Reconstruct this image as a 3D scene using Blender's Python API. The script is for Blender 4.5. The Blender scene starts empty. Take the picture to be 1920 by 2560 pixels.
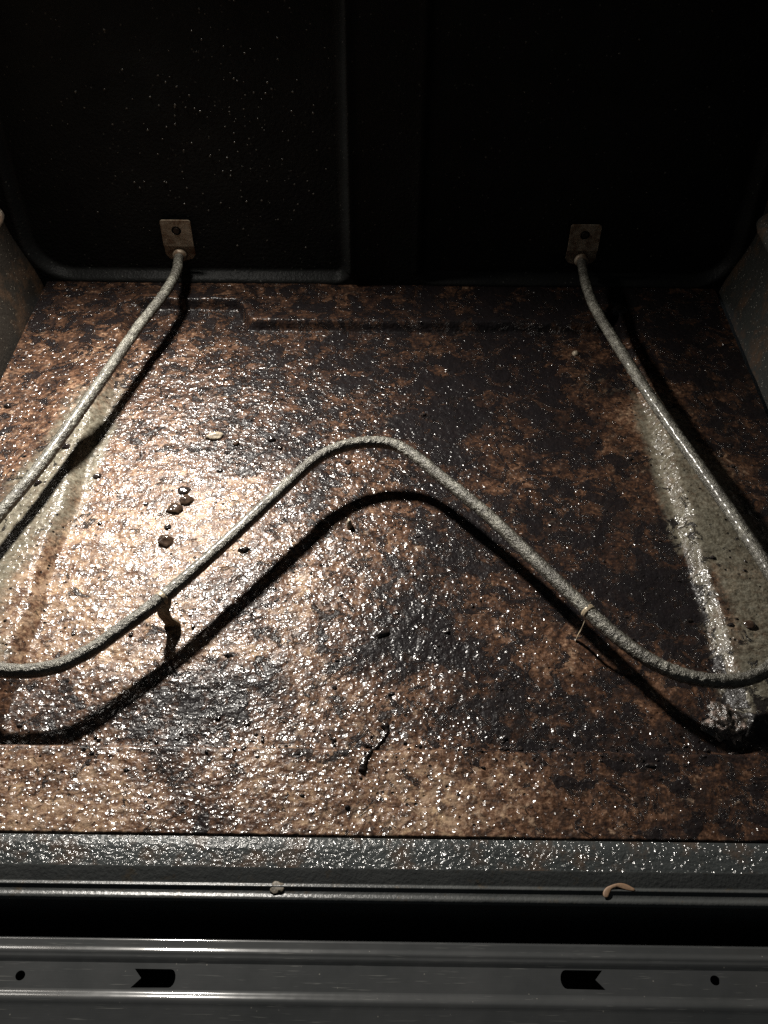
import bpy, bmesh, math, random
import numpy as np
from mathutils import Vector, Matrix, noise as mnoise

SC = bpy.context.scene
COL = SC.collection
R = math.radians

# ------------------------------------------------------------------ camera
CAM_POS = (0.0086, -0.7547, 0.4707)
PITCH, YAW, ROLL, FOCAL = 0.7916, -0.0047, 0.0089, 2417.0
cam_d = bpy.data.cameras.new('camera')
cam_d.sensor_fit = 'HORIZONTAL'
cam_d.sensor_width = 36.0
cam_d.lens = FOCAL / 1920.0 * 36.0
cam_d.clip_start = 0.01
cam_d.clip_end = 20.0
cam = bpy.data.objects.new('camera', cam_d)
COL.objects.link(cam)
fwd = Vector((math.sin(YAW) * math.cos(PITCH), math.cos(YAW) * math.cos(PITCH), -math.sin(PITCH)))
rgt = Vector((math.cos(YAW), -math.sin(YAW), 0))
up = rgt.cross(fwd)
r2 = math.cos(ROLL) * rgt + math.sin(ROLL) * up
u2 = -math.sin(ROLL) * rgt + math.cos(ROLL) * up
m = Matrix((r2, u2, -fwd)).transposed().to_4x4()
m.translation = Vector(CAM_POS)
cam.matrix_world = m
SC.camera = cam

# ------------------------------------------------------------------ world, lamp, exposure
w = bpy.data.worlds.new('World')
SC.world = w
w.use_nodes = True
bg = w.node_tree.nodes['Background']
bg.inputs[0].default_value = (0.85, 0.95, 1.0, 1)
bg.inputs[1].default_value = 0.05

LAMP = Vector((-0.206, -0.028, 0.315))   # oven bulb high on the left of the back wall, just above the frame
AIM = LAMP + Vector((0.06, -0.96, -0.25))
ld = bpy.data.lights.new('oven_lamp', 'SPOT')
ld.energy = 42.0
ld.color = (1.0, 0.95, 0.87)
ld.shadow_soft_size = 0.019
ld.spot_size = R(176)
ld.spot_blend = 1.0
lo = bpy.data.objects.new('oven_lamp', ld)
COL.objects.link(lo)
lo.location = LAMP
lo.rotation_euler = (AIM - LAMP).to_track_quat('-Z', 'Y').to_euler()

SC.view_settings.view_transform = 'Standard'
SC.view_settings.look = 'None'
SC.view_settings.exposure = 0.0
SC.view_settings.gamma = 1.0
SC.view_settings.use_curve_mapping = False
SC.cycles.max_bounces = 6
SC.cycles.diffuse_bounces = 3
SC.cycles.glossy_bounces = 3
SC.cycles.sample_clamp_direct = 0
SC.cycles.sample_clamp_indirect = 2.0
SC.cycles.caustics_reflective = False
SC.cycles.use_denoising = False

# ------------------------------------------------------------------ helpers
rng = np.random.RandomState(7)
_perm = rng.permutation(4096)
_vals = rng.rand(4096)


def vnoise(x, y, seed=0):
    """smooth 2-D value noise 0..1"""
    x = np.asarray(x, float) + seed * 37.7
    y = np.asarray(y, float) + seed * 11.3
    xi = np.floor(x).astype(int)
    yi = np.floor(y).astype(int)
    fx = x - xi
    fy = y - yi
    fx = fx * fx * fx * (fx * (fx * 6 - 15) + 10)
    fy = fy * fy * fy * (fy * (fy * 6 - 15) + 10)

    def h(i, j):
        return _vals[_perm[(i + _perm[j & 4095]) & 4095]]
    a = h(xi, yi) * (1 - fx) + h(xi + 1, yi) * fx
    b = h(xi, yi + 1) * (1 - fx) + h(xi + 1, yi + 1) * fx
    return a * (1 - fy) + b * fy


def fbm(x, y, oct=4, seed=0, gain=0.5):
    s = 0.0
    a = 1.0
    t = 0.0
    for k in range(oct):
        s = s + a * vnoise(x * 2 ** k, y * 2 ** k, seed + k * 3)
        t += a
        a *= gain
    return s / t


def sstep(t):
    t = np.clip(t, 0, 1)
    return t * t * (3 - 2 * t)


def tag(o, label=None, cat=None, group=None, kind=None):
    for k, v in (('label', label), ('category', cat), ('group', group), ('kind', kind)):
        if v:
            o[k] = v
    return o


def link(name, me, mat=None, parent=None, smooth=True):
    o = bpy.data.objects.new(name, me)
    COL.objects.link(o)
    if mat:
        me.materials.append(mat)
    if parent:
        o.parent = parent
    if smooth:
        me.polygons.foreach_set('use_smooth', [True] * len(me.polygons))
    return o


def pydata(name, v, f):
    me = bpy.data.meshes.new(name)
    me.from_pydata([tuple(map(float, p)) for p in v], [], f)
    me.update()
    return me


def empty(name, loc):
    o = bpy.data.objects.new(name, None)
    o.empty_display_size = 0.02
    o.location = loc
    COL.objects.link(o)
    return o


def from_bm(name, bm, mat, parent=None, smooth=False):
    bmesh.ops.recalc_face_normals(bm, faces=bm.faces)
    me = bpy.data.meshes.new(name)
    bm.to_mesh(me)
    bm.free()
    return link(name, me, mat, parent, smooth)


def catmull(pts, step):
    """evenly resampled Catmull-Rom through pts"""
    P = np.array(pts, float)
    P = np.vstack([2 * P[0] - P[1], P, 2 * P[-1] - P[-2]])
    out = []
    for i in range(1, len(P) - 2):
        p0, p1, p2, p3 = P[i - 1:i + 3]
        for t in np.linspace(0, 1, 24, endpoint=False):
            out.append(0.5 * (2 * p1 + (p2 - p0) * t + (2 * p0 - 5 * p1 + 4 * p2 - p3) * t * t
                              + (3 * p1 - p0 - 3 * p2 + p3) * t ** 3))
    out.append(P[-2])
    out = np.array(out)
    d = np.r_[0, np.cumsum(np.linalg.norm(np.diff(out, axis=0), axis=1))]
    s = np.linspace(0, d[-1], int(d[-1] / step) + 1)
    return np.stack([np.interp(s, d, out[:, k]) for k in range(3)], 1)


def sweep(path, rad, seg=12, cap=True):
    """tube mesh along a path; rad(i, angle) -> radius"""
    n = len(path)
    T = np.gradient(path, axis=0)
    T /= np.linalg.norm(T, axis=1)[:, None]
    V = []
    F = []
    ref = np.array([0, 0, 1.0])
    for i in range(n):
        s = np.cross(T[i], ref)
        s /= np.linalg.norm(s)
        u = np.cross(s, T[i])
        for k in range(seg):
            a = 2 * math.pi * k / seg
            V.append(path[i] + (math.cos(a) * s + math.sin(a) * u) * rad(i, a))
    for i in range(n - 1):
        for k in range(seg):
            k2 = (k + 1) % seg
            F.append((i * seg + k, i * seg + k2, (i + 1) * seg + k2, (i + 1) * seg + k))
    if cap:
        F.append(tuple(range(seg - 1, -1, -1)))
        F.append(tuple((n - 1) * seg + k for k in range(seg)))
    return V, F


def extrude_profile(prof, x0, x1, nx=2, jig=0.0):
    """sheet: profile of (y, z) points extruded along x"""
    V = []
    F = []
    n = len(prof)
    for i in range(nx):
        x = x0 + (x1 - x0) * i / (nx - 1)
        for (y, z) in prof:
            V.append((x, y, z))
    for i in range(nx - 1):
        for k in range(n - 1):
            F.append((i * n + k, i * n + k + 1, (i + 1) * n + k + 1, (i + 1) * n + k))
    return V, F


def arc(cy, cz, r, a0, a1, n=7):
    return [(cy + r * math.cos(R(a0 + (a1 - a0) * i / (n - 1))), cz + r * math.sin(R(a0 + (a1 - a0) * i / (n - 1))))
            for i in range(n)]


# ------------------------------------------------------------------ node helpers
class NT:
    def __init__(s, name):
        s.m = bpy.data.materials.new(name)
        s.m.use_nodes = True
        s.t = s.m.node_tree
        s.b = s.t.nodes['Principled BSDF']
        tc = s.t.nodes.new('ShaderNodeTexCoord')
        s.co = tc.outputs['Object']

    def n(s, typ, **kw):
        nd = s.t.nodes.new(typ)
        for k, v in kw.items():
            setattr(nd, k, v)
        return nd

    def put(s, sock, v):
        if hasattr(v, 'is_output'):
            s.t.links.new(v, sock)
        else:
            sock.default_value = v

    def noise(s, scale, detail=3, rough=0.55, co=None, dist=0.0, out='Fac'):
        nd = s.n('ShaderNodeTexNoise')
        s.put(nd.inputs['Vector'], co or s.co)
        nd.inputs['Scale'].default_value = scale
        nd.inputs['Detail'].default_value = detail
        nd.inputs['Roughness'].default_value = rough
        nd.inputs['Distortion'].default_value = dist
        return nd.outputs[out]

    def voro(s, scale, co=None, feature='F1', rnd=1.0):
        nd = s.n('ShaderNodeTexVoronoi', feature=feature)
        s.put(nd.inputs['Vector'], co or s.co)
        nd.inputs['Scale'].default_value = scale
        nd.inputs['Randomness'].default_value = rnd
        return nd

    def math(s, op, a, b=0.0, clamp=False):
        nd = s.n('ShaderNodeMath', operation=op, use_clamp=clamp)
        s.put(nd.inputs[0], a)
        s.put(nd.inputs[1], b)
        return nd.outputs[0]

    def mad(s, a, mul, add):
        return s.math('ADD', s.math('MULTIPLY', a, mul), add)

    def ramp(s, fac, stops, interp='LINEAR'):
        nd = s.n('ShaderNodeValToRGB')
        cr = nd.color_ramp
        cr.interpolation = interp
        while len(cr.elements) > 1:
            cr.elements.remove(cr.elements[0])
        for i, (p, c) in enumerate(stops):
            e = cr.elements[0] if i == 0 else cr.elements.new(p)
            e.position = p
            if not hasattr(c, '__len__'):
                c = (c, c, c)
            e.color = (*c, 1)
        s.put(nd.inputs[0], fac)
        return nd.outputs[0]

    def mix(s, fac, a, b):
        nd = s.n('ShaderNodeMix', data_type='RGBA')
        s.put(nd.inputs['Factor'], fac)
        for sock, v in ((nd.inputs['A'], a), (nd.inputs['B'], b)):
            pass
        A = [i for i in nd.inputs if i.name == 'A' and i.type == 'RGBA'][0]
        B = [i for i in nd.inputs if i.name == 'B' and i.type == 'RGBA'][0]
        s.put(A, a if hasattr(a, 'is_output') else (*a, 1))
        s.put(B, b if hasattr(b, 'is_output') else (*b, 1))
        return [o for o in nd.outputs if o.type == 'RGBA'][0]

    def fmix(s, fac, a, b):
        nd = s.n('ShaderNodeMix', data_type='FLOAT')
        s.put(nd.inputs[0], fac)
        s.put(nd.inputs[2], a)
        s.put(nd.inputs[3], b)
        return nd.outputs[0]

    def attr(s, name):
        nd = s.n('ShaderNodeAttribute', attribute_name=name)
        return nd.outputs['Fac']

    def bump(s, h, dist, strength=1.0, prev=None):
        nd = s.n('ShaderNodeBump')
        nd.inputs['Strength'].default_value = strength
        nd.inputs['Distance'].default_value = dist
        s.put(nd.inputs['Height'], h)
        if prev is not None:
            s.t.links.new(prev, nd.inputs['Normal'])
        return nd.outputs[0]

    def set(s, **kw):
        for k, v in kw.items():
            k = k.replace('_', ' ')
            if isinstance(v, tuple) and len(v) == 3:
                v = (*v, 1)
            s.put(s.b.inputs[k], v)
        return s.m


# ------------------------------------------------------------------ materials
def mat_grime():
    t = NT('burnt_grease_enamel')
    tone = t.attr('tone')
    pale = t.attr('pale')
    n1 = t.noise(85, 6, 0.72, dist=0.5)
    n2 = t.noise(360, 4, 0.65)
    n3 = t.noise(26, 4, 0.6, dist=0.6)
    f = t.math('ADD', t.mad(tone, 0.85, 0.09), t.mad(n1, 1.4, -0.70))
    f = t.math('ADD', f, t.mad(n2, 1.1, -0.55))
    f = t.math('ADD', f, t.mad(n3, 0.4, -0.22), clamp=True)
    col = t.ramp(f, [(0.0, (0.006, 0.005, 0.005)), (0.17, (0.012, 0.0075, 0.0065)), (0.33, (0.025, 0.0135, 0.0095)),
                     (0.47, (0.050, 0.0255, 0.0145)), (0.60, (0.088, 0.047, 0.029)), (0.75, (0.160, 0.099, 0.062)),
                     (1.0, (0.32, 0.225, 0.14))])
    fl = t.noise(150, 6, 0.72, dist=0.6)
    fl = t.ramp(fl, [(0.50, 0.0), (0.59, 0.75)])
    col = t.mix(fl, col, (0.015, 0.0095, 0.0075))
    wr = t.math('ADD', t.noise(115, 8, 0.75, dist=0.4), t.mad(tone, 0.30, -0.17))
    wr = t.ramp(wr, [(0.545, 0.0), (0.63, 0.7)])
    col = t.mix(wr, col, (0.24, 0.168, 0.115))
    # bleached strips under the element legs; painted light on the right ridge
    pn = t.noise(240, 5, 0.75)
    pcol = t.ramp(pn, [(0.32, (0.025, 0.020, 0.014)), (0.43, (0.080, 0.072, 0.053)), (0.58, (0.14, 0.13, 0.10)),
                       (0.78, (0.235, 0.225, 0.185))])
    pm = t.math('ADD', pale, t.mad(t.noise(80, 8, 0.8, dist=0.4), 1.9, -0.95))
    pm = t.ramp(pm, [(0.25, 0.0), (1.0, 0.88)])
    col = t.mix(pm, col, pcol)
    # ragged patches of carbon
    cn = t.noise(60, 9, 0.72, dist=0.6)
    cm = t.math('ADD', t.mad(cn, 1.9, -0.45), t.mad(tone, -0.50, 0.225))
    cm = t.math('SUBTRACT', cm, t.math('MULTIPLY', pm, 0.12))
    cm = t.ramp(cm, [(0.58, 0.0), (0.63, 1.0)])
    col = t.mix(t.math('MULTIPLY', cm, 0.92), col, (0.0066, 0.0056, 0.0062))
    # small carbon pits
    v = t.voro(170)
    pit = t.ramp(v.outputs['Distance'], [(0.10, 1.0), (0.2, 0.0)])
    pit = t.math('MULTIPLY', pit, t.ramp(t.noise(45, 2), [(0.47, 0.0), (0.6, 1.0)]))
    col = t.mix(pit, col, (0.006, 0.005, 0.005))
    # body relief, and the finer blistered varnish on top of it
    b1 = t.noise(300, 2, 0.5)
    nb = t.bump(b1, 0.0009, 1.0)
    nb = t.bump(pit, -0.0006, 1.0, nb)
    nb = t.bump(cm, 0.0006, 1.0, nb)
    c1 = t.noise(265, 1.0, 0.5)
    vary = t.ramp(t.noise(40, 3), [(0.3, 0.75), (0.65, 1.0)])
    vary = t.math('MULTIPLY', vary, t.mad(t.attr('lip'), -0.75, 1.0))
    nc = t.bump(t.math('MULTIPLY', t.mad(c1, 1.0, -0.5), vary), t_peb, 1.0, nb)
    gl = t.noise(55, 4, 0.65)
    rough = t.mad(gl, 0.3, 0.25)
    cw = t.math('MULTIPLY', t.ramp(gl, [(0.32, 1.0), (0.72, 0.6)]), t.fmix(pm, 1.0, 0.6))
    cw = t.math('MULTIPLY', cw, t.ramp(t.noise(150, 3, 0.6), [(0.40, 0.12), (0.60, 0.95)]))
    cw = t.math('MULTIPLY', cw, t.mad(cm, -0.5, 1.0))
    return t.set(Base_Color=col, Roughness=rough, Normal=nb, Specular_IOR_Level=0.08,
                 Coat_Weight=cw, Coat_Roughness=0.18, Coat_IOR=1.52, Coat_Normal=nc)


t_peb = 0.00235


def mat_enamel(name, base, speck, speck_scale, thr, rough, peb=0.0004, brown=0.0, bump_scale=350, spec=0.5, coat=0.0):
    """dark porcelain enamel with pale speckle"""
    t = NT(name)
    n = t.noise(25, 4, 0.6)
    c = t.ramp(n, [(0.3, tuple(x * 0.75 for x in base)), (0.7, tuple(x * 1.25 for x in base))])
    v = t.voro(speck_scale)
    sp = t.ramp(v.outputs['Distance'], [(thr, 1.0), (thr + 0.07, 0.0)])
    pick = t.ramp(t.noise(speck_scale * 0.6, 1), [(0.5, 0.0), (0.56, 1.0)])
    c = t.mix(t.math('MULTIPLY', sp, pick), c, speck)
    if brown:
        bn = t.ramp(t.noise(38, 5, 0.7), [(0.5, 0.0), (0.72, brown)])
        c = t.mix(bn, c, (0.07, 0.038, 0.02))
    nb = t.bump(t.noise(bump_scale, 2), peb * (0.3 if coat else 1.0))
    nc = t.bump(t.noise(900, 2), peb * 0.3, 1.0, nb)
    if coat:
        nc = t.bump(t.noise(bump_scale, 1.5), peb, 1.0, nb)
        t.set(Coat_Weight=coat, Coat_Roughness=0.16, Coat_Normal=nc)
        nc = nb
    nb = nc
    return t.set(Base_Color=c, Roughness=rough, Normal=nb, Specular_IOR_Level=spec)


def mat_tube():
    t = NT('oxidised_element_sheath')
    n = t.noise(210, 5, 0.75)
    c = t.ramp(n, [(0.32, (0.022, 0.019, 0.014)), (0.46, (0.078, 0.074, 0.060)), (0.58, (0.14, 0.135, 0.112)), (0.74, (0.24, 0.232, 0.20))])
    c = t.mix(t.ramp(t.noise(42, 5, 0.7), [(0.44, 0.0), (0.60, 0.8)]), c, (0.05, 0.046, 0.038))
    v = t.voro(420)
    c = t.mix(t.ramp(v.outputs['Distance'], [(0.06, 0.9), (0.22, 0.0)]), c, (0.03, 0.026, 0.022))
    nb = t.bump(t.noise(330, 4, 0.68), 0.0022)
    return t.set(Base_Color=c, Roughness=0.36, Normal=nb, Metallic=0.3, Specular_IOR_Level=0.5, Coat_Weight=0.35, Coat_Roughness=0.2)


def mat_plate():
    t = NT('rust_stained_steel')
    n = t.noise(150, 5, 0.7)
    c = t.ramp(n, [(0.35, (0.10, 0.05, 0.025)), (0.5, (0.22, 0.17, 0.12)), (0.7, (0.36, 0.31, 0.24))])
    nb = t.bump(t.noise(500, 3), 0.0002)
    return t.set(Base_Color=c, Roughness=0.5, Normal=nb, Metallic=0.3)


def mat_leg():
    t = NT('heat_tinted_steel')
    n = t.noise(180, 4, 0.7)
    c = t.ramp(n, [(0.35, (0.12, 0.09, 0.06)), (0.55, (0.30, 0.245, 0.165)), (0.75, (0.45, 0.37, 0.26))])
    return t.set(Base_Color=c, Roughness=0.45, Normal=t.bump(t.noise(400, 3), 0.0004), Metallic=0.3)


def mat_door():
    t = NT('grey_painted_steel')
    n = t.noise(30, 4, 0.6)
    c = t.ramp(n, [(0.3, (0.028, 0.0295, 0.030)), (0.7, (0.039, 0.040, 0.0405))])
    v = t.voro(260)
    c = t.mix(t.math('MULTIPLY', t.ramp(v.outputs['Distance'], [(0.05, 1.0), (0.12, 0.0)]),
                     t.ramp(t.noise(120, 1), [(0.55, 0.0), (0.6, 0.8)])), c, (0.14, 0.135, 0.12))
    # fine brushed scratches running slightly slanted
    mp = t.n('ShaderNodeMapping')
    t.put(mp.inputs[0], t.co)
    mp.inputs['Rotation'].default_value = (0, 0, R(28))
    mp.inputs['Scale'].default_value = (60, 1500, 60)
    s = t.noise(1.0, 2, 0.5, co=mp.outputs[0])
    c = t.mix(t.ramp(s, [(0.66, 0.0), (0.74, 0.35)]), c, (0.16, 0.16, 0.15))
    nb = t.bump(s, 0.00002)
    nb = t.bump(t.noise(60, 2), 0.0003, 1.0, nb)
    return t.set(Base_Color=c, Roughness=t.mad(n, 0.12, 0.26), Normal=nb, Specular_IOR_Level=0.06, Coat_Weight=1.0, Coat_Roughness=t.mad(t.noise(18, 5, 0.7), 0.12, 0.03))


def mat_sill():
    t = NT('smooth_dark_enamel')
    n = t.noise(40, 4, 0.6)
    c = t.ramp(n, [(0.3, (0.030, 0.032, 0.032)), (0.7, (0.044, 0.046, 0.045))])
    c = t.mix(t.ramp(t.noise(90, 5, 0.7), [(0.58, 0.0), (0.72, 0.8)]), c, (0.05, 0.036, 0.02))
    nb = t.bump(t.noise(500, 3), 0.00025)
    return t.set(Base_Color=c, Roughness=0.34, Normal=nb, Specular_IOR_Level=0.3)


def mat_simple(name, stops, scale, rough, bscale, bdist, metallic=0.0, spec=0.5):
    t = NT(name)
    c = t.ramp(t.noise(scale, 5, 0.65), stops)
    return t.set(Base_Color=c, Roughness=rough, Normal=t.bump(t.noise(bscale, 3), bdist), Metallic=metallic,
                 Specular_IOR_Level=spec)


M = {}
M['grime'] = mat_grime()
M['side'] = mat_enamel('side_wall_enamel', (0.022, 0.0225, 0.0205), (0.20, 0.19, 0.165), 420, 0.15, 0.36, 0.0008, 0.85, spec=0.3)
M['side_left'] = mat_enamel('browned_side_enamel', (0.017, 0.0145, 0.012), (0.16, 0.14, 0.11), 420, 0.13, 0.36, 0.0008, 0.6, spec=0.25)
M['back'] = mat_enamel('black_back_enamel', (0.0115, 0.012, 0.0118), (0.06, 0.06, 0.055), 200, 0.10, 0.42, 0.0006, spec=0.06)
M['lip'] = mat_enamel('speckled_lip_enamel', (0.028, 0.031, 0.031), (0.18, 0.19, 0.18), 380, 0.14, 0.35, 0.0024, 0.8, 330, spec=0.1, coat=0.65)
M['sill'] = mat_sill()
M['tube'] = mat_tube()
M['plate'] = mat_plate()
M['leg'] = mat_leg()
M['door'] = mat_door()
M['hole'] = mat_simple('painted_shade_black', [(0.3, (0.003, 0.003, 0.003)), (0.7, (0.005, 0.005, 0.005))], 60, 0.8, 200, 0.0001)  # shade of the door gap and slots, put into a black colour
M['char'] = mat_simple('glossy_carbon', [(0.35, (0.008, 0.007, 0.008)), (0.7, (0.03, 0.022, 0.018))], 260, 0.16, 420, 0.0006)
M['droplet'] = mat_simple('glint_droplet', [(0.3, (0.03, 0.027, 0.022)), (0.7, (0.09, 0.08, 0.065))], 200, 0.2, 800, 0.0002)
M['amber'] = mat_simple('glossy_brown_grease', [(0.35, (0.014, 0.009, 0.007)), (0.7, (0.055, 0.034, 0.022))], 220, 0.14, 300, 0.0004)
M['ash'] = mat_simple('pale_ash_crust', [(0.35, (0.14, 0.11, 0.08)), (0.7, (0.38, 0.33, 0.25))], 200, 0.3, 420, 0.0007)
M['crust'] = mat_simple('carbon_ash_crust', [(0.36, (0.008, 0.008, 0.008)), (0.52, (0.045, 0.035, 0.028)), (0.7, (0.30, 0.23, 0.20))], 240, 0.25, 480, 0.0014)
M['drip'] = mat_simple('dried_tan_food', [(0.3, (0.11, 0.062, 0.033)), (0.7, (0.16, 0.095, 0.052))], 200, 0.6, 400, 0.0002)
M['smudge'] = mat_simple('dried_pale_food', [(0.3, (0.035, 0.028, 0.02)), (0.7, (0.11, 0.09, 0.062))], 300, 0.6, 500, 0.0004)
M['screw'] = mat_simple('dark_screw_steel', [(0.3, (0.02, 0.015, 0.012)), (0.7, (0.05, 0.04, 0.033))], 200, 0.4, 300, 0.0001, 0.6)

# ------------------------------------------------------------------ heating element path (metres)
WAY = [(-.1752, .004, .026), (-.1752, -.011, .026), (-.1735, -.0358, .0276), (-.1783, -.0734, .0290), (-.1896, -.1151, .0286), (-.2003, -.1619, .0272),
       (-.2171, -.2327, .0251), (-.2287, -.2772, .0237), (-.2423, -.3180, .0225), (-.2545, -.3570, .0212), (-.2590, -.3830, .0203), (-.2560, -.4060, .0197),
       (-.2450, -.4240, .0192), (-.2280, -.4340, .0189), (-.2087, -.4374, .0188), (-.1928, -.4379, .0188), (-.1756, -.4336, .0189), (-.1596, -.4223, .0193),
       (-.1464, -.4084, .0197), (-.1306, -.3906, .0202), (-.1144, -.3698, .0209), (-.0901, -.3354, .0219), (-.0641, -.2966, .0231), (-.0473, -.2722, .0239),
       (-.0354, -.2588, .0243), (-.0198, -.2493, .0245), (-.0038, -.2460, .0247), (.0124, -.2482, .0246), (.0268, -.2590, .0242), (.0438, -.2785, .0236),
       (.0730, -.3127, .0226), (.0996, -.3497, .0215), (.1242, -.3838, .0204), (.1357, -.4000, .0199), (.1473, -.4135, .0195), (.1587, -.4245, .0192),
       (.1705, -.4324, .0190), (.1827, -.4369, .0188), (.1979, -.4388, .0188), (.2113, -.4371, .0188), (.2258, -.4300, .0190), (.2400, -.4160, .0194),
       (.2480, -.3960, .0201), (.2485, -.3770, .0207), (.2448, -.3567, .0213), (.2393, -.3340, .0220), (.2299, -.2976, .0231), (.2157, -.2466, .0246),
       (.1998, -.1898, .0264), (.1852, -.1289, .0282), (.1756, -.0831, .0292), (.1735, -.0474, .0282), (.1750, -.012, .026), (.175, .004, .026)]
PATH = catmull(WAY, 0.0016)
LEGXY = PATH[(PATH[:, 1] > -.425) & (np.abs(PATH[:, 0]) > .16) & (PATH[:, 1] < -.09)][::6, :2]


# ------------------------------------------------------------------ oven floor
def notch(X):
    """the pressed outline steps back round the left terminal, and only far out on the right"""
    return np.where(X < 0, -X, X - .078)


def floor_z(X, Y):
    X = np.asarray(X, float)
    Y = np.asarray(Y, float)
    wob = (fbm(X * 30, Y * 30, 3, 5) - .5) * .006
    ax = np.abs(X) + wob
    tx = sstep((.2165 - ax) / .012)
    tf = sstep((Y + wob * .25 + .4745) / .0045)
    yb = -.036 - .030 * sstep((.124 - notch(X)) / .02)
    uu = np.clip((.124 - notch(X)) / .02, 0, 1)
    lean = np.sqrt(1 + (9 * uu * (1 - uu)) ** 2)
    tb = sstep((yb - Y + wob * .4) / (.0055 * lean))
    z = -.0050 * tx * tf * tb
    z = z + .0042 * sstep((ax - .205) / .013) * (1 - sstep((ax - .219) / .055)) * sstep((Y + .47) / .02) * sstep((-.05 - Y) / .03)
    z = z + .0040 * (1 - tb) * np.exp(-(np.maximum(Y - yb, 0) / (.012 * lean)) ** 2) * tx
    z = z + (fbm(X * 45, Y * 45, 3, 1) - .5) * .0016
    z = z + (vnoise(X * 210, Y * 210, 9) - .5) * .0004
    return z


TONE = [(-0.257, -0.053, 0.32), (-0.188, -0.052, 0.34), (-0.086, -0.05, 0.3), (0.018, -0.048, 0.25), (0.121, -0.046, 0.2), (0.225, -0.044, 0.25), (-0.286, -0.122, 0.45), (-0.257, -0.122, 0.45), (-0.225, -0.121, 0.5), (-0.144, -0.12, 0.42), (-0.08, -0.118, 0.3), (-0.015, -0.117, 0.22), (0.05, -0.116, 0.25), (0.115, -0.115, 0.25), (0.18, -0.113, 0.45), (0.261, -0.112, 0.3), (-0.254, -0.197, 0.5), (-0.178, -0.196, 0.5), (-0.103, -0.194, 0.4), (-0.058, -0.193, 0.25), (-0.013, -0.192, 0.35), (0.033, -0.192, 0.25), (0.057, -0.191, 0.05), (0.093, -0.191, 0.35), (0.138, -0.19, 0.25), (0.169, -0.189, 0.5), (0.214, -0.188, 0.7), (0.26, -0.187, 0.4), (0.056, -0.223, 0.05), (0.082, -0.223, 0.5), (-0.088, -0.226, 0.25), (-0.166, -0.261, 0.6), (-0.096, -0.26, 0.65), (-0.053, -0.259, 0.35), (-0.011, -0.258, 0.45), (0.046, -0.257, 0.3), (0.08, -0.257, 0.5), (0.131, -0.256, 0.35), (0.173, -0.255, 0.45), (0.216, -0.254, 0.7), (-0.169, -0.319, 0.7), (-0.115, -0.318, 0.7), (-0.062, -0.317, 0.5), (-0.023, -0.316, 0.5), (0.017, -0.316, 0.5), (0.057, -0.315, 0.15), (0.097, -0.314, 0.35), (0.151, -0.314, 0.3), (0.191, -0.313, 0.35), (-0.196, -0.371, 0.75), (-0.146, -0.37, 0.7), (-0.083, -0.369, 0.45), (-0.033, -0.368, 0.65), (-0.008, -0.368, 0.4), (0.03, -0.367, 0.2), (0.068, -0.366, 0.5), (0.105, -0.366, 0.4), (0.143, -0.365, 0.35), (0.191, -0.364, 0.1), (0.219, -0.364, 0.7), (-0.2, -0.402, 0.7), (-0.152, -0.401, 0.75), (-0.104, -0.4, 0.7), (-0.043, -0.399, 0.6), (-0.019, -0.399, 0.2), (0.017, -0.399, 0.15), (0.054, -0.398, 0.2), (0.078, -0.398, 0.5), (0.114, -0.397, 0.6), (0.163, -0.396, 0.4), (-0.189, -0.444, 0.4), (-0.143, -0.444, 0.55), (-0.109, -0.443, 0.25), (-0.074, -0.443, 0.3), (-0.029, -0.442, 0.55), (-0.006, -0.442, 0.55), (0.017, -0.441, 0.65), (0.052, -0.441, 0.3), (0.086, -0.44, 0.35), (0.132, -0.44, 0.45), (0.167, -0.439, 0.6), (-0.161, -0.465, 0.4), (-0.117, -0.464, 0.3), (-0.099, -0.464, 0.12), (-0.05, -0.463, 0.5), (-0.005, -0.463, 0.5), (0.028, -0.462, 0.3), (0.062, -0.462, 0.15), (0.107, -0.461, 0.25), (0.152, -0.46, 0.3), (0.197, -0.46, 0.2), (-0.178, -0.488, 0.6), (-0.134, -0.487, 0.7), (-0.102, -0.487, 0.35), (-0.069, -0.486, 0.75), (-0.026, -0.485, 0.6), (0.017, -0.485, 0.7), (0.061, -0.484, 0.7), (0.126, -0.483, 0.45), (0.191, -0.482, 0.5), (-0.171, -0.513, 0.75), (-0.129, -0.513, 0.7), (-0.098, -0.512, 0.45), (-0.075, -0.512, 0.3), (-0.046, -0.511, 0.65), (-0.004, -0.511, 0.6), (0.038, -0.51, 0.75), (0.08, -0.51, 0.6), (0.122, -0.509, 0.55), (0.185, -0.508, 0.45)]


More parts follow.
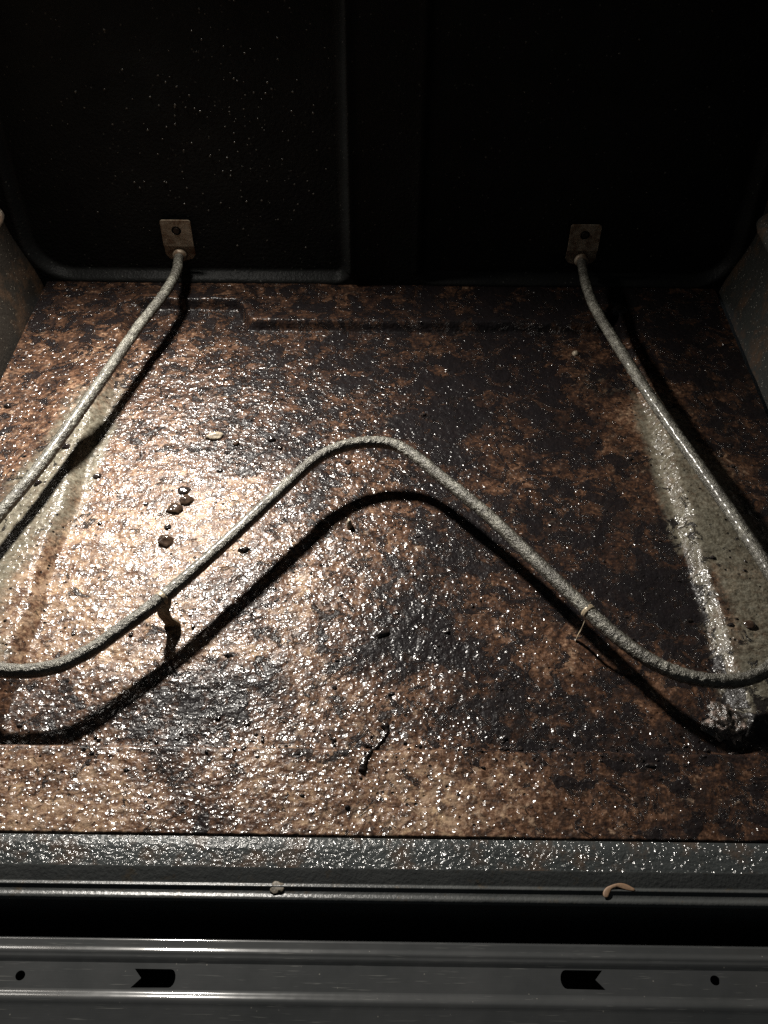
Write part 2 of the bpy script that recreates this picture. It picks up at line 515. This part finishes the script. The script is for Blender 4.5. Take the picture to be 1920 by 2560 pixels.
def build_floor():
    x0, x1, y0, y1 = -.2972, .2972, -.5242, -.0005
    st = .00125
    nx = int((x1 - x0) / st) + 1
    ny = int((y1 - y0) / st) + 1
    gx, gy = np.meshgrid(np.linspace(x0, x1, nx), np.linspace(y0, y1, ny))
    X = gx.ravel()
    Y = gy.ravel()
    Z = floor_z(X, Y)
    V = np.stack([X, Y, Z], 1)
    idx = np.arange(nx * ny).reshape(ny, nx)
    F = np.stack([idx[:-1, :-1], idx[:-1, 1:], idx[1:, 1:], idx[1:, :-1]], -1).reshape(-1, 4)
    # turned-down front edge
    base = len(V)
    V = np.vstack([V, np.stack([gx[0], gy[0] - .0002, np.full(nx, -.006)], 1)])
    low = base + np.arange(nx)
    S = np.stack([low[:-1], low[1:], idx[0, 1:], idx[0, :-1]], -1)
    F = np.vstack([F, S])
    me = bpy.data.meshes.new('floor')
    me.vertices.add(len(V))
    me.vertices.foreach_set('co', V.ravel())
    me.loops.add(F.size)
    me.loops.foreach_set('vertex_index', F.ravel().astype(np.int32))
    me.polygons.add(len(F))
    me.polygons.foreach_set('loop_start', np.arange(0, F.size, 4, dtype=np.int32))
    me.polygons.foreach_set('loop_total', np.full(len(F), 4, dtype=np.int32))
    me.update(calc_edges=True)
    # stain, tone and pale maps
    VX = V[:, 0]
    VY = V[:, 1]
    wx = VX + (fbm(VX * 40, VY * 40, 3, 21) - .5) * .03
    wy = VY + (fbm(VX * 40, VY * 40, 3, 31) - .5) * .03
    num = np.zeros(len(V))
    den = np.full(len(V), 1e-9)
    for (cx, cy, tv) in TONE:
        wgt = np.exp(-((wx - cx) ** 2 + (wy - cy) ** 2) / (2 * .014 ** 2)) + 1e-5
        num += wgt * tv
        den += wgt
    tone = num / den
    wx = VX * .5 + wx * .5
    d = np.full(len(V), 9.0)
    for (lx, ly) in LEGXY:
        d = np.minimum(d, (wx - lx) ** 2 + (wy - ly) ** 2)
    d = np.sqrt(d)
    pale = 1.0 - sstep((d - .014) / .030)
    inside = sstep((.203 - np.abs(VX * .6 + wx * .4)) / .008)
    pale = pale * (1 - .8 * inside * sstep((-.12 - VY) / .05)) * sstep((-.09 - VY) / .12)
    tone = tone + .02 * sstep((-.47 - VY) / .008) - .13 * sstep((VX + .03) / .2)  # tone lighter on the front strip, darker towards the right
    lit_ridge = np.exp(-((VX - .2125 - (wx - VX) * .35) / .0070) ** 2) * sstep((-.13 - VY) / .05) * sstep((VY + .475) / .02)  # lit face of the right ridge, its brightness painted in as pale colour
    pale = np.maximum(pale, lit_ridge * .85)
    yb = -.036 - .030 * sstep((.124 - notch(VX)) / .02)
    uu = np.clip((.124 - notch(VX)) / .02, 0, 1)
    lean = np.sqrt(1 + (9 * uu * (1 - uu)) ** 2)
    lip = np.exp(-((VY - yb + .0020) / (.0050 * lean)) ** 2) * sstep((.215 - np.abs(VX)) / .01)
    for nm, arr in (('lip', lip), ('tone', tone), ('pale', pale)):
        at = me.attributes.new(nm, 'FLOAT', 'POINT')
        at.data.foreach_set('value', arr.astype(np.float32))
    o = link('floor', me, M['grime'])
    tag(o, 'oven floor caked in glossy brown and black burnt grease', kind='structure')
    return o


build_floor()


# ------------------------------------------------------------------ walls
def grid_wall(name, fn, us, vs, mat, parent=None):
    V = []
    F = []
    for v in vs:
        for u in us:
            V.append(fn(u, v))
    n = len(us)
    for j in range(len(vs) - 1):
        for i in range(n - 1):
            F.append((j * n + i, j * n + i + 1, (j + 1) * n + i + 1, (j + 1) * n + i))
    return link(name, pydata(name, V, F), mat, parent)


def wall_profile_x(z):
    """side wall flares outward just above the floor"""
    t = max(0.0, min(1.0, (z + .012) / .075))
    return .3010 + .019 * t * t * (3 - 2 * t)


for s, nm in ((-1, 'wall_left'), (1, 'wall_right')):
    zs = list(np.linspace(-.022, .09, 24)) + list(np.linspace(.1, .40, 8))
    ys = list(np.linspace(-.5245, .006, 30))
    wm = M['side_left'] if s < 0 else M['side']
    o = grid_wall(nm, lambda u, v, s=s: (s * wall_profile_x(v), u, v), ys, zs, wm)
    tag(o, 'grey speckled enamel oven side wall on the %s' % ('left' if s < 0 else 'right'), kind='structure')
    # embossed rack ledge
    V = []
    F = []
    yy = np.linspace(-.047, -.515, 60)
    prof = np.linspace(0, math.pi, 13)
    for y in yy:
        e = min(1.0, max(0.0, (-.044 - y) / .016), max(0.0, (y + .522) / .02))
        e = math.sqrt(max(0.0, 1 - (1 - e) ** 2))
        for a in prof:
            V.append((s * (.3212 - .0262 * e * math.sin(a)), y, .091 + .013 * (.25 + .75 * e) * math.cos(a)))
    n = len(prof)
    for i in range(len(yy) - 1):
        for k in range(n - 1):
            F.append((i * n + k, i * n + k + 1, (i + 1) * n + k + 1, (i + 1) * n + k))
    link('rack_ledge', pydata('rack_ledge', V, F), wm, o)

def recess(x, z, xa, xb, za, ra, rb):
    """0..1 mask of a rounded pressing open at the top (ra, rb: left and right corner radius)"""
    def inside(x, z):
        r = np.where(x < (xa + xb) / 2, ra, rb)
        dx = np.maximum(np.maximum(xa + r - x, x - (xb - r)), 0)
        dz = np.maximum(za + r - z, 0)
        return r - np.hypot(dx, dz)
    return sstep(inside(x, z) / .0075)


xs = np.linspace(-.325, .325, 326)
zs = np.r_[np.linspace(-.012, .06, 60), np.linspace(.064, .40, 70)]
gx, gz = np.meshgrid(xs, zs)
dep = recess(gx, gz, -.311, -.0265, .0015, .040, .014) + recess(gx, gz, .0325, .311, .0015, .014, .036)
gy = -.006 + .0095 * dep
rib = np.exp(-((gx + .0262) / .0042) ** 2) * (gz > .012) + .1 * np.exp(-((gx - .0325) / .0042) ** 2) * (gz > .012)
gy = gy - .0040 * rib + (fbm(gx * 14, gz * 14, 3, 44) - .5) * .0012
V = np.stack([gx, gy, gz], -1).reshape(-1, 3)
idx = np.arange(gx.size).reshape(gx.shape)
F = np.stack([idx[:-1, :-1], idx[:-1, 1:], idx[1:, 1:], idx[1:, :-1]], -1).reshape(-1, 4).tolist()
bw = link('wall_back', pydata('wall_back', V, F), M['back'])
tag(bw, 'black enamel oven back wall with two pressed panels', kind='structure')

# ------------------------------------------------------------------ tiny grease droplets added to give the back wall its glints
random.seed(5)
V = []
F = []
for k in range(240):
    if random.random() < .72:
        x = random.gauss(-.12, .055)
        z = random.gauss(.13, .055)
    else:
        x = random.uniform(-.27, .28)
        z = random.uniform(.02, .24)
    if not (-.285 < x < -.035 or .045 < x < .285) or not (.012 < z < .26):
        continue
    if abs(abs(x) - .175) < .017 and z < .068:
        continue
    r = random.uniform(.0004, .0011)
    c = len(V)
    y = .0032
    for (rr, h) in ((1.0, 0), (.72, .4), (.3, .62)):
        for i in range(8):
            a = i * math.pi / 4
            V.append((x + r * rr * math.cos(a), y - r * h, z + r * rr * math.sin(a)))
    for j in range(2):
        for i in range(8):
            F.append((c + j * 8 + i, c + j * 8 + (i + 1) % 8, c + (j + 1) * 8 + (i + 1) % 8, c + (j + 1) * 8 + i))
    F.append(tuple(c + 16 + i for i in range(8)))
sp = link('glint_droplets', pydata('glint_droplets', V, F), M['droplet'])
tag(sp, 'tiny grease droplets added over the black back wall for its glints', 'spatter', kind='stuff')

# ------------------------------------------------------------------ front sill and black slab for the gap's shade
prof = [(-.5250, -.02), (-.5250, -.0005), (-.5254, 0.0), (-.532, -.0002), (-.5412, -.0002)]
lipV, lipF = extrude_profile(prof, -.36, .36, 60)
sill = link('front_sill', pydata('front_sill', lipV, lipF), M['lip'])
tag(sill, 'grey speckled enamel front lip of the oven opening', kind='structure')
pf = [(-.5412, -.0002), (-.5420, -.0004), (-.5476, -.0030), (-.5482, -.0032), (-.5488, -.0029), (-.5495, -.0022),
      (-.5502, -.0022), (-.5509, -.0028), (-.5516, -.0032), (-.5530, -.0033), (-.5540, -.0031), (-.5546, -.0027), (-.5552, -.0026)]
pf += [(-.5555 - .0018 * math.sin(R(a)), -.0044 + .0018 * math.cos(R(a))) for a in range(0, 91, 10)] + [(-.5573, -.012), (-.5555, -.13)]
V, F = extrude_profile(pf, -.36, .36, 60)
link('folded_edge', pydata('folded_edge', V, F), M['sill'], sill)
bm = bmesh.new()
bmesh.ops.create_cube(bm, size=1.0, matrix=Matrix.Translation((0, -.36, -.14)) @ Matrix.Diagonal((.9, .75, .01, 1)))  # black slab stands in for the deep shade of the gap
o = from_bm('gap_shade_slab', bm, M['hole'])
tag(o, 'black slab painted as the shade below the oven opening', kind='structure')

# ------------------------------------------------------------------ oven door (open, its inner hinge edge in view)
door = empty('oven_door', (0, -.59, -.02))
tag(door, 'grey painted steel edge of the open oven door with notched slots and small holes', 'oven door')
DO = Vector((0, -.59, -.02))


def dlink(name, V, F, mat, smooth=True):
    V = [(x - DO.x, y - DO.y, z - DO.z) for x, y, z in V]
    return link(name, pydata(name, V, F), mat, door, smooth)


ZT = -.012
p1 = [(-.5712, -.060), (-.5712, ZT - .0026)]
p1 += [(-.5738 + .0026 * math.cos(R(a)), ZT - .0026 + .0026 * math.sin(R(a))) for a in range(0, 91, 9)]
p1 += [(-.5760, ZT), (-.5768, ZT + .0001), (-.5776, ZT + .0004), (-.5783, ZT + .0007), (-.5790, ZT + .0008), (-.5797, ZT + .0007),
       (-.5803, ZT + .0005), (-.5809, ZT + .0006), (-.5816, ZT + .0005), (-.5826, ZT + .0001), (-.5838, ZT - .0004)]
V, F = extrude_profile(p1, -.36, .36, 80)
dlink('rolled_edge', V, F, M['door'])
p3 = [(-.5958, ZT - .0004), (-.5964, ZT - .0003), (-.5972, ZT - .0001), (-.5980, ZT + .0003), (-.5988, ZT + .0007), (-.5996, ZT + .0010),
      (-.6004, ZT + .0012), (-.6012, ZT + .0012), (-.6024, ZT + .0008), (-.604, ZT + .0003), (-.64, ZT - .0016), (-.72, ZT - .006)]
V, F = extrude_profile(p3, -.36, .36, 80)
dlink('folded_panel', V, F, M['door'])

# flat strip with real cut-outs
bm = bmesh.new()
zt = ZT - .0004


def loop(pts):
    vs = [bm.verts.new((x - DO.x, y - DO.y, zt - DO.z)) for x, y in pts]
    return [bm.edges.new((vs[i], vs[(i + 1) % len(vs)])) for i in range(len(vs))]


def slot(x_tail, x_round, yc, h, d):
    """ribbon-shaped slot: swallow-tail notch at x_tail, rounded end at x_round"""
    s = 1 if x_round > x_tail else -1
    r = h * .5
    P = [(x_tail, yc - h / 2 - .0002), (x_tail + s * .0042, yc), (x_tail + s * .0004, yc + h / 2)]
    for k in range(9):
        a = R(90 - 22.5 * k)
        P.append((x_round - s * r * .62 + s * r * .62 * math.cos(a), yc + r * math.sin(a)))
    return P


edges = loop([(-.36 + .72 * i / 40, -.5838) for i in range(41)] + [(.36 - .72 * i / 40, -.5958) for i in range(41)])
SLOTS = [(-.1098, -.0893, -.5907, .0084), (.1146, .0938, -.5887, .0086)]
HOLES = [(-.1632, -.5903), (.1674, -.5882)]
outlines = [slot(a, b, y, h, 0) for a, b, y, h in SLOTS]
outlines += [[(x + .0023 * math.cos(R(18 * k)), y + .0023 * math.sin(R(18 * k))) for k in range(20)] for x, y in HOLES]
for P in outlines:
    edges += loop(P)
bmesh.ops.triangle_fill(bm, use_beauty=True, use_dissolve=False, edges=edges)
bm.normal_update()
for f in bm.faces:
    if f.normal.z < 0:
        f.normal_flip()
me = bpy.data.meshes.new('slotted_strip')
bm.to_mesh(me)
bm.free()
link('slotted_strip', me, M['door'], door, False)
for k, P in enumerate(outlines):
    n = len(P)
    nm = 'slot_rim' if k < 2 else 'hole_rim'
    V = [(x, y, zt) for x, y in P] + [(x, y, zt - .0014) for x, y in P]
    dlink(nm, V, [(i, (i + 1) % n, n + (i + 1) % n, n + i) for i in range(n)], M['door'], False)
V, F = extrude_profile([(-.5722, -.032), (-.70, -.032)], -.36, .36, 2)
dlink('slot_shade_sheet', V, F, M['hole'], False)  # black sheet stands in for the shade behind the slots

# ------------------------------------------------------------------ heating element
el = empty('heating_element', (0, -.26, 0))
tag(el, 'grey oxidised tubular heating element bent into a wide M above the oven floor', 'heating element')
EO = np.array([0, -.26, 0])
rr = np.random.RandomState(3)
jit = rr.randn(len(PATH), 14) * .00017
RAD = .0043
V, F = sweep(PATH, lambda i, a: RAD + jit[i, int(a / (2 * math.pi) * 14 + .5) % 14] + .0001 * math.sin(i * 1.9), 14)
V = [v - EO for v in V]
link('tube', pydata('tube', V, F), M['tube'], el)


def plate_mesh(half_w=.013):
    """mounting plate: flat upper part standing off the wall, lower tab bent back to it"""
    bm = bmesh.new()
    r = .0022
    up_ = []
    z0, z1 = .0349, .0593
    for cx, cz, a0 in ((half_w - r, z1 - r, 0), (-half_w + r, z1 - r, 90)):
        for k in range(5):
            a = R(a0 + 22.5 * k)
            up_.append((cx + r * math.cos(a), cz + r * math.sin(a)))
    up_ += [(-half_w, z0), (half_w, z0)]
    hole = [(.0042 * math.cos(R(20 * k)), .0497 + .0042 * math.sin(R(20 * k))) for k in range(18)]
    E = []
    for P in (up_, hole):
        vs = [bm.verts.new((x, -.0034, z)) for x, z in P]
        E += [bm.edges.new((vs[i], vs[(i + 1) % len(vs)])) for i in range(len(vs))]
    bmesh.ops.triangle_fill(bm, use_beauty=True, edges=E)
    ex = bmesh.ops.extrude_face_region(bm, geom=list(bm.faces))
    bmesh.ops.translate(bm, verts=[v for v in ex['geom'] if isinstance(v, bmesh.types.BMVert)], vec=(0, .0012, 0))
    # lower tab, chamfered corners, leaning back under the fold
    low = [(-half_w, .0347), (-half_w, .0255), (-half_w * .78, .0213), (-half_w * .35, .0195), (half_w * .35, .0195), (half_w * .78, .0213), (half_w, .0255), (half_w, .0347)]
    fr = [bm.verts.new((x, -.0018 + (.0347 - z) * .12, z)) for x, z in low]
    bk = [bm.verts.new((x, -.0008 + (.0347 - z) * .12, z)) for x, z in low]
    bm.faces.new(fr)
    bm.faces.new(bk[::-1])
    for i in range(8):
        bm.faces.new((fr[i], fr[(i + 1) % 8], bk[(i + 1) % 8], bk[i]))
    bmesh.ops.recalc_face_normals(bm, faces=bm.faces)
    return bm


for s in (-1, 1):
    bm = plate_mesh()
    bmesh.ops.translate(bm, verts=bm.verts, vec=(s * .175 - EO[0], -EO[1], 0))
    pl = from_bm('mounting_plate', bm, M['plate'], el)
    bm = bmesh.new()
    bmesh.ops.create_cone(bm, cap_ends=True, segments=18, radius1=.0034, radius2=.0026, depth=.0030,
                          matrix=Matrix.Translation((s * .175, -EO[1] - .0022, .0497)) @ Matrix.Rotation(R(90), 4, 'X'))
    sc = from_bm('screw', bm, M['screw'], pl)


def strip_leg(base, top, hdir, wb, wm, wt, th, bow, poke):
    """upright support strip, flat in the direction hdir, with a clip ring over the tube"""
    h = np.array([hdir[0], hdir[1], 0.0])
    h /= np.linalg.norm(h)
    n = np.array([-h[1], h[0], 0.0])
    b = np.array(base, float)
    t = np.array(top, float)
    V = []
    F = []
    N = 14
    for i in range(N):
        u = i / (N - 1)
        c = b + (t - b) * u + n * bow * math.sin(math.pi * u) + h * .0012 * math.sin(2.5 * math.pi * u)
        wd = (wb + (wm - wb) * min(1, u / .45)) if u < .45 else (wm + (wt - wm) * (u - .45) / .55)
        for sx, sy in ((-1, -1), (1, -1), (1, 1), (-1, 1)):
            V.append(c + h * wd * .5 * sx + n * th * .5 * sy)
    for i in range(N - 1):
        for k in range(4):
            F.append((i * 4 + k, i * 4 + (k + 1) % 4, (i + 1) * 4 + (k + 1) % 4, (i + 1) * 4 + k))
    F.append((3, 2, 1, 0))
    F.append(tuple((N - 1) * 4 + k for k in range(4)))
    if poke:
        c0 = len(V)
        q = t + h * poke[0] + np.array([0, 0, poke[1]])
        for dz in (0, .0045):
            for sx, sy in ((-1, -1), (1, -1), (1, 1), (-1, 1)):
                V.append(q + h * .0014 * sx + n * th * .5 * sy + np.array([0, 0, dz]))
        for k in range(4):
            F.append((c0 + k, c0 + (k + 1) % 4, c0 + 4 + (k + 1) % 4, c0 + 4 + k))
        F.append((c0 + 4, c0 + 5, c0 + 6, c0 + 7))
    V = [v - EO for v in V]
    return V, F


def tube_at(x_lo, y_guess):
    k = np.argmin((PATH[:, 0] - x_lo) ** 2 + (PATH[:, 1] - y_guess) ** 2)
    return PATH[k], PATH[min(k + 2, len(PATH) - 1)] - PATH[k - 2]


pt, tg = tube_at(-.1265, -.385)
fz = float(floor_z(pt[0], pt[1]))
V, F = strip_leg((pt[0] + .0025, pt[1] - .001, fz - .0005), (pt[0], pt[1], pt[2] - .001), (1, .12), .0105, .0068, .0085, .0012, -.0030, None)
link('support_leg', pydata('support_leg', V, F), M['leg'], el, False)
pt2, tg2 = tube_at(.1305, -.390)
fz2 = float(floor_z(pt2[0], pt2[1]))
V, F = strip_leg((pt2[0] - .0045, pt2[1] - .003, fz2 - .0005), (pt2[0] - .0015, pt2[1] - .0035, pt2[2] - .0015), (.32, .947), .0022, .0022, .0030, .0004, 0, (.0070, .0003))
link('support_leg', pydata('support_leg', V, F), M['leg'], el, False)
for (p, g) in ((pt, tg), (pt2, tg2)):
    g = g / np.linalg.norm(g)
    ring = np.array([p - g * .0016, p - g * .0005, p + g * .0005, p + g * .0016])
    V, F = sweep(ring, lambda i, a: RAD + .0002, 16)
    link('clip_ring', pydata('clip_ring', [v - EO for v in V], F), M['leg'], el)


# ------------------------------------------------------------------ lumps of burnt grease, crumbs
def lump(name, x, y, rx, ry, h, mat, label, cat, group=None, rotz=0.0, seed=0, rough=.25, sub=3, sink=.25, z=None):
    bm = bmesh.new()
    bmesh.ops.create_icosphere(bm, subdivisions=sub, radius=1.0)
    for v in bm.verts:
        n = mnoise.fractal(v.co * 1.6 + Vector((seed * 7.1, seed * 3.3, 0)), 1.0, 2.0, 3)
        v.co = v.co * (1 + rough * n)
        v.co.x *= rx * .88
        v.co.y *= ry * .88
        v.co.z *= h * .9
    bmesh.ops.rotate(bm, verts=bm.verts, cent=(0, 0, 0), matrix=Matrix.Rotation(rotz, 3, 'Z'))
    o = from_bm(name, bm, mat, None, True)
    zz = float(floor_z(x, y)) if z is None else z
    o.location = (x, y, zz + h * (.33 - sink * 1.8))
    tag(o, label, cat, group)
    return o


G = 'blisters of burnt grease on the oven floor'
lump('grease_blister', -.121, -.2083, .0078, .0046, .0040, M['ash'], 'large shiny pale blister between the back left leg and the front bend', 'blister', G, .35, 1)
lump('grease_blister', -.104, -.2155, .0030, .0034, .0028, M['amber'], 'small brown blister just right of the large shiny pale blister', 'blister', G, 0, 2)
lump('grease_blister', -.0785, -.2105, .0037, .0042, .0034, M['char'], 'black blister, larger of the two black ones behind the front bend', 'blister', G, .4, 3)
lump('grease_blister', -.0715, -.2195, .0024, .0034, .0022, M['char'], 'black blister, smaller of the two black ones behind the front bend', 'blister', G, .3, 4)
lump('grease_blister', -.1350, -.2660, .0048, .0052, .0026, M['char'], 'dark blister at the back of the row of three touching bubbles', 'blister', G, 0, 5)
lump('grease_blister', -.1318, -.2755, .0056, .0058, .0036, M['amber'], 'brown domed blister in the middle of the three touching bubbles', 'blister', G, 0, 6, .3)
lump('grease_blister', -.1385, -.2845, .0062, .0062, .0036, M['amber'], 'brown domed blister at the front of the three touching bubbles', 'blister', G, 0, 7, .3)
lump('grease_blister', -.1395, -.3150, .0066, .0064, .0040, M['amber'], 'round dark dome in the brightest patch of the floor', 'blister', G, 0, 8, .3)
lump('grease_blister', -.1405, -.3020, .0028, .0034, .0022, M['char'], 'small black blister just behind the round dark dome', 'blister', G, 0, 9)
lump('grease_blister', -.2825, -.181, .0034, .0034, .0030, M['char'], 'black blister near the left side wall', 'blister', G, 0, 10)
lump('grease_blister', -.2245, -.2315, .0036, .0030, .0034, M['char'], 'black blister lying beside the left leg, farther from the camera', 'blister', G, .3, 11)
lump('grease_blister', -.2355, -.2690, .0036, .0028, .0030, M['char'], 'black blister lying beside the left leg, nearer to the camera', 'blister', G, .4, 12)
lump('grease_blister', -.199, -.2527, .0036, .0030, .0022, M['char'], 'black blister just right of the shadow of the left leg', 'blister', G, .2, 13)
lump('burnt_crumb', -.0865, -.3220, .0048, .0028, .0026, M['char'], 'oblong black crumb below the left half of the front bend', 'crumb', None, .25, 14)
lump('grease_blister', -.1885, -.1035, .0050, .0034, .0018, M['amber'], 'flat brown blister between the left leg and its shadow near the back', 'blister', G, .2, 15)
lump('grease_blister', -.1122, -.2455, .0030, .0026, .0018, M['char'], 'small black blister in front of the large shiny pale blister', 'blister', G, .2, 16)
lump('grease_blister', -.0208, -.2345, .0030, .0030, .0022, M['char'], 'small black blister close behind the top of the front bend', 'blister', G, .2, 17)
lump('burnt_crumb', -.0170, -.2985, .0022, .0034, .0065, M['ash'], 'small upright tan crumb standing in the shadow of the front bend', 'crumb', None, .1, 18, .3, 3, .12)
lump('burnt_crumb', .1625, -.0985, .0034, .0034, .0030, M['ash'], 'pale grey crumb beside the back of the right leg', 'crumb', None, 0, 19)
lump('grease_blister', .2310, -.3865, .0042, .0042, .0022, M['amber'], 'dark round blister inside the right bend of the element', 'blister', G, 0, 20, .2)
lump('burnt_crumb', .0065, -.3895, .0058, .0036, .0026, M['char'], 'black crumb in the middle of the floor in front of the bend', 'crumb', None, .5, 21, .4)
pth = catmull([(.0085, -.4545, 0), (.0100, -.4585, 0), (.0078, -.4635, 0), (.0040, -.4695, 0), (.0010, -.4750, 0), (-.0020, -.4800, 0), (-.0035, -.4870, 0)], .0008)
pth[:, 2] = floor_z(pth[:, 0], pth[:, 1]) + .0002
nn = len(pth)
rs = np.random.RandomState(4).rand(nn)
V, F = sweep(pth, lambda i, a: (.0007 + .0005 * rs[i] + .0020 * max(0.0, (i / nn - .68) / .32) * (1.15 - i / nn) * 2.6 + .0012 * math.exp(-(i / 4.0) ** 2)) * (1 + .25 * math.sin(3 * a + i)), 9)
cx = np.array([.002, -.47, float(floor_z(.002, -.47))])
o = link('charred_strand', pydata('charred_strand', [v - cx for v in V], F), M['char'])
o.location = cx
tag(o, 'thin black charred strand curling over the front step of the floor', 'food scrap')
lump('charred_lump', .2040, -.4500, .0135, .0175, .0060, M['crust'], 'crusty black and ash grey lump at the front end of the right ridge', 'lump', None, .25, 25, .5, 5, .3)

for s_ in (-1, 1):
    g = np.array([0, -1.0, .02])
    p = np.array([s_ * .1752, -.0035, .026])
    V, F = sweep(np.array([p, p + g * .0012, p + g * .0024, p + g * .0034]), lambda i, a: (.0062, .0062, .0056, .0046)[i], 18)
    link('collar', pydata('collar', [v - EO for v in V], F), M['plate'], el)
# dried food on the folded edge of the sill
LZ = -.0022
pth = catmull([(.1189, -.5535, LZ), (.1195, -.5512, LZ), (.1217, -.5486, LZ), (.1258, -.5472, LZ), (.1302, -.5482, LZ), (.1340, -.5496, LZ)], .0006)
nn = len(pth)
V, F = sweep(pth, lambda i, a: (.0012 + .0004 * math.sin(i * .35) * math.cos(a * 2)) * (min(1, .45 + min(i, nn - 1 - i) / 2.5)), 10)
cx = np.array([.126, -.5505, LZ])
o = link('dried_drip', pydata('dried_drip', [(v - cx) * np.array([1, 1, .22]) for v in V], F), M['drip'])
o.location = cx
tag(o, 'curled tan strand of dried food stuck on the front sill', 'food scrap')
lump('dried_smear', -.0436, -.5505, .0042, .0034, .0006, M['smudge'], 'pale crusty smear of dried food on the front sill', 'food scrap', None, .1, 31, .4, 3, .3, z=-.0026)

# loose carbon specks, too many and too small to count
random.seed(11)
V = []
F = []
for k in range(420):
    if random.random() < .35:
        x, y = random.uniform(-.21, .21), random.gauss(-.470, .006)
    else:
        x, y = random.uniform(-.29, .29), random.uniform(-.52, -.03)
    r = random.choice((.0006, .0008, .001, .0013, .0018)) * random.uniform(.7, 1.2)
    zz = float(floor_z(x, y))
    c = len(V)
    n = 6
    a0 = random.uniform(0, 6.28)
    sx, sy = random.uniform(.6, 1.5), random.uniform(.6, 1.2)
    for (q, h) in ((1.0, -.3), (.95, .25), (.5, .6)):
        for i in range(n):
            a = a0 + i * 2 * math.pi / n
            j = random.uniform(.75, 1.2)
            V.append((x + r * q * sx * j * math.cos(a), y + r * q * sy * j * math.sin(a), zz + r * h * random.uniform(.6, 1.2)))
    for j in range(2):
        for i in range(n):
            F.append((c + j * n + i, c + j * n + (i + 1) % n, c + (j + 1) * n + (i + 1) % n, c + (j + 1) * n + i))
    F.append(tuple(c + 2 * n + i for i in range(n)))
o = link('carbon_specks', pydata('carbon_specks', V, F), M['char'], None, False)
tag(o, 'tiny black carbon specks scattered over the greasy oven floor', 'specks', kind='stuff')
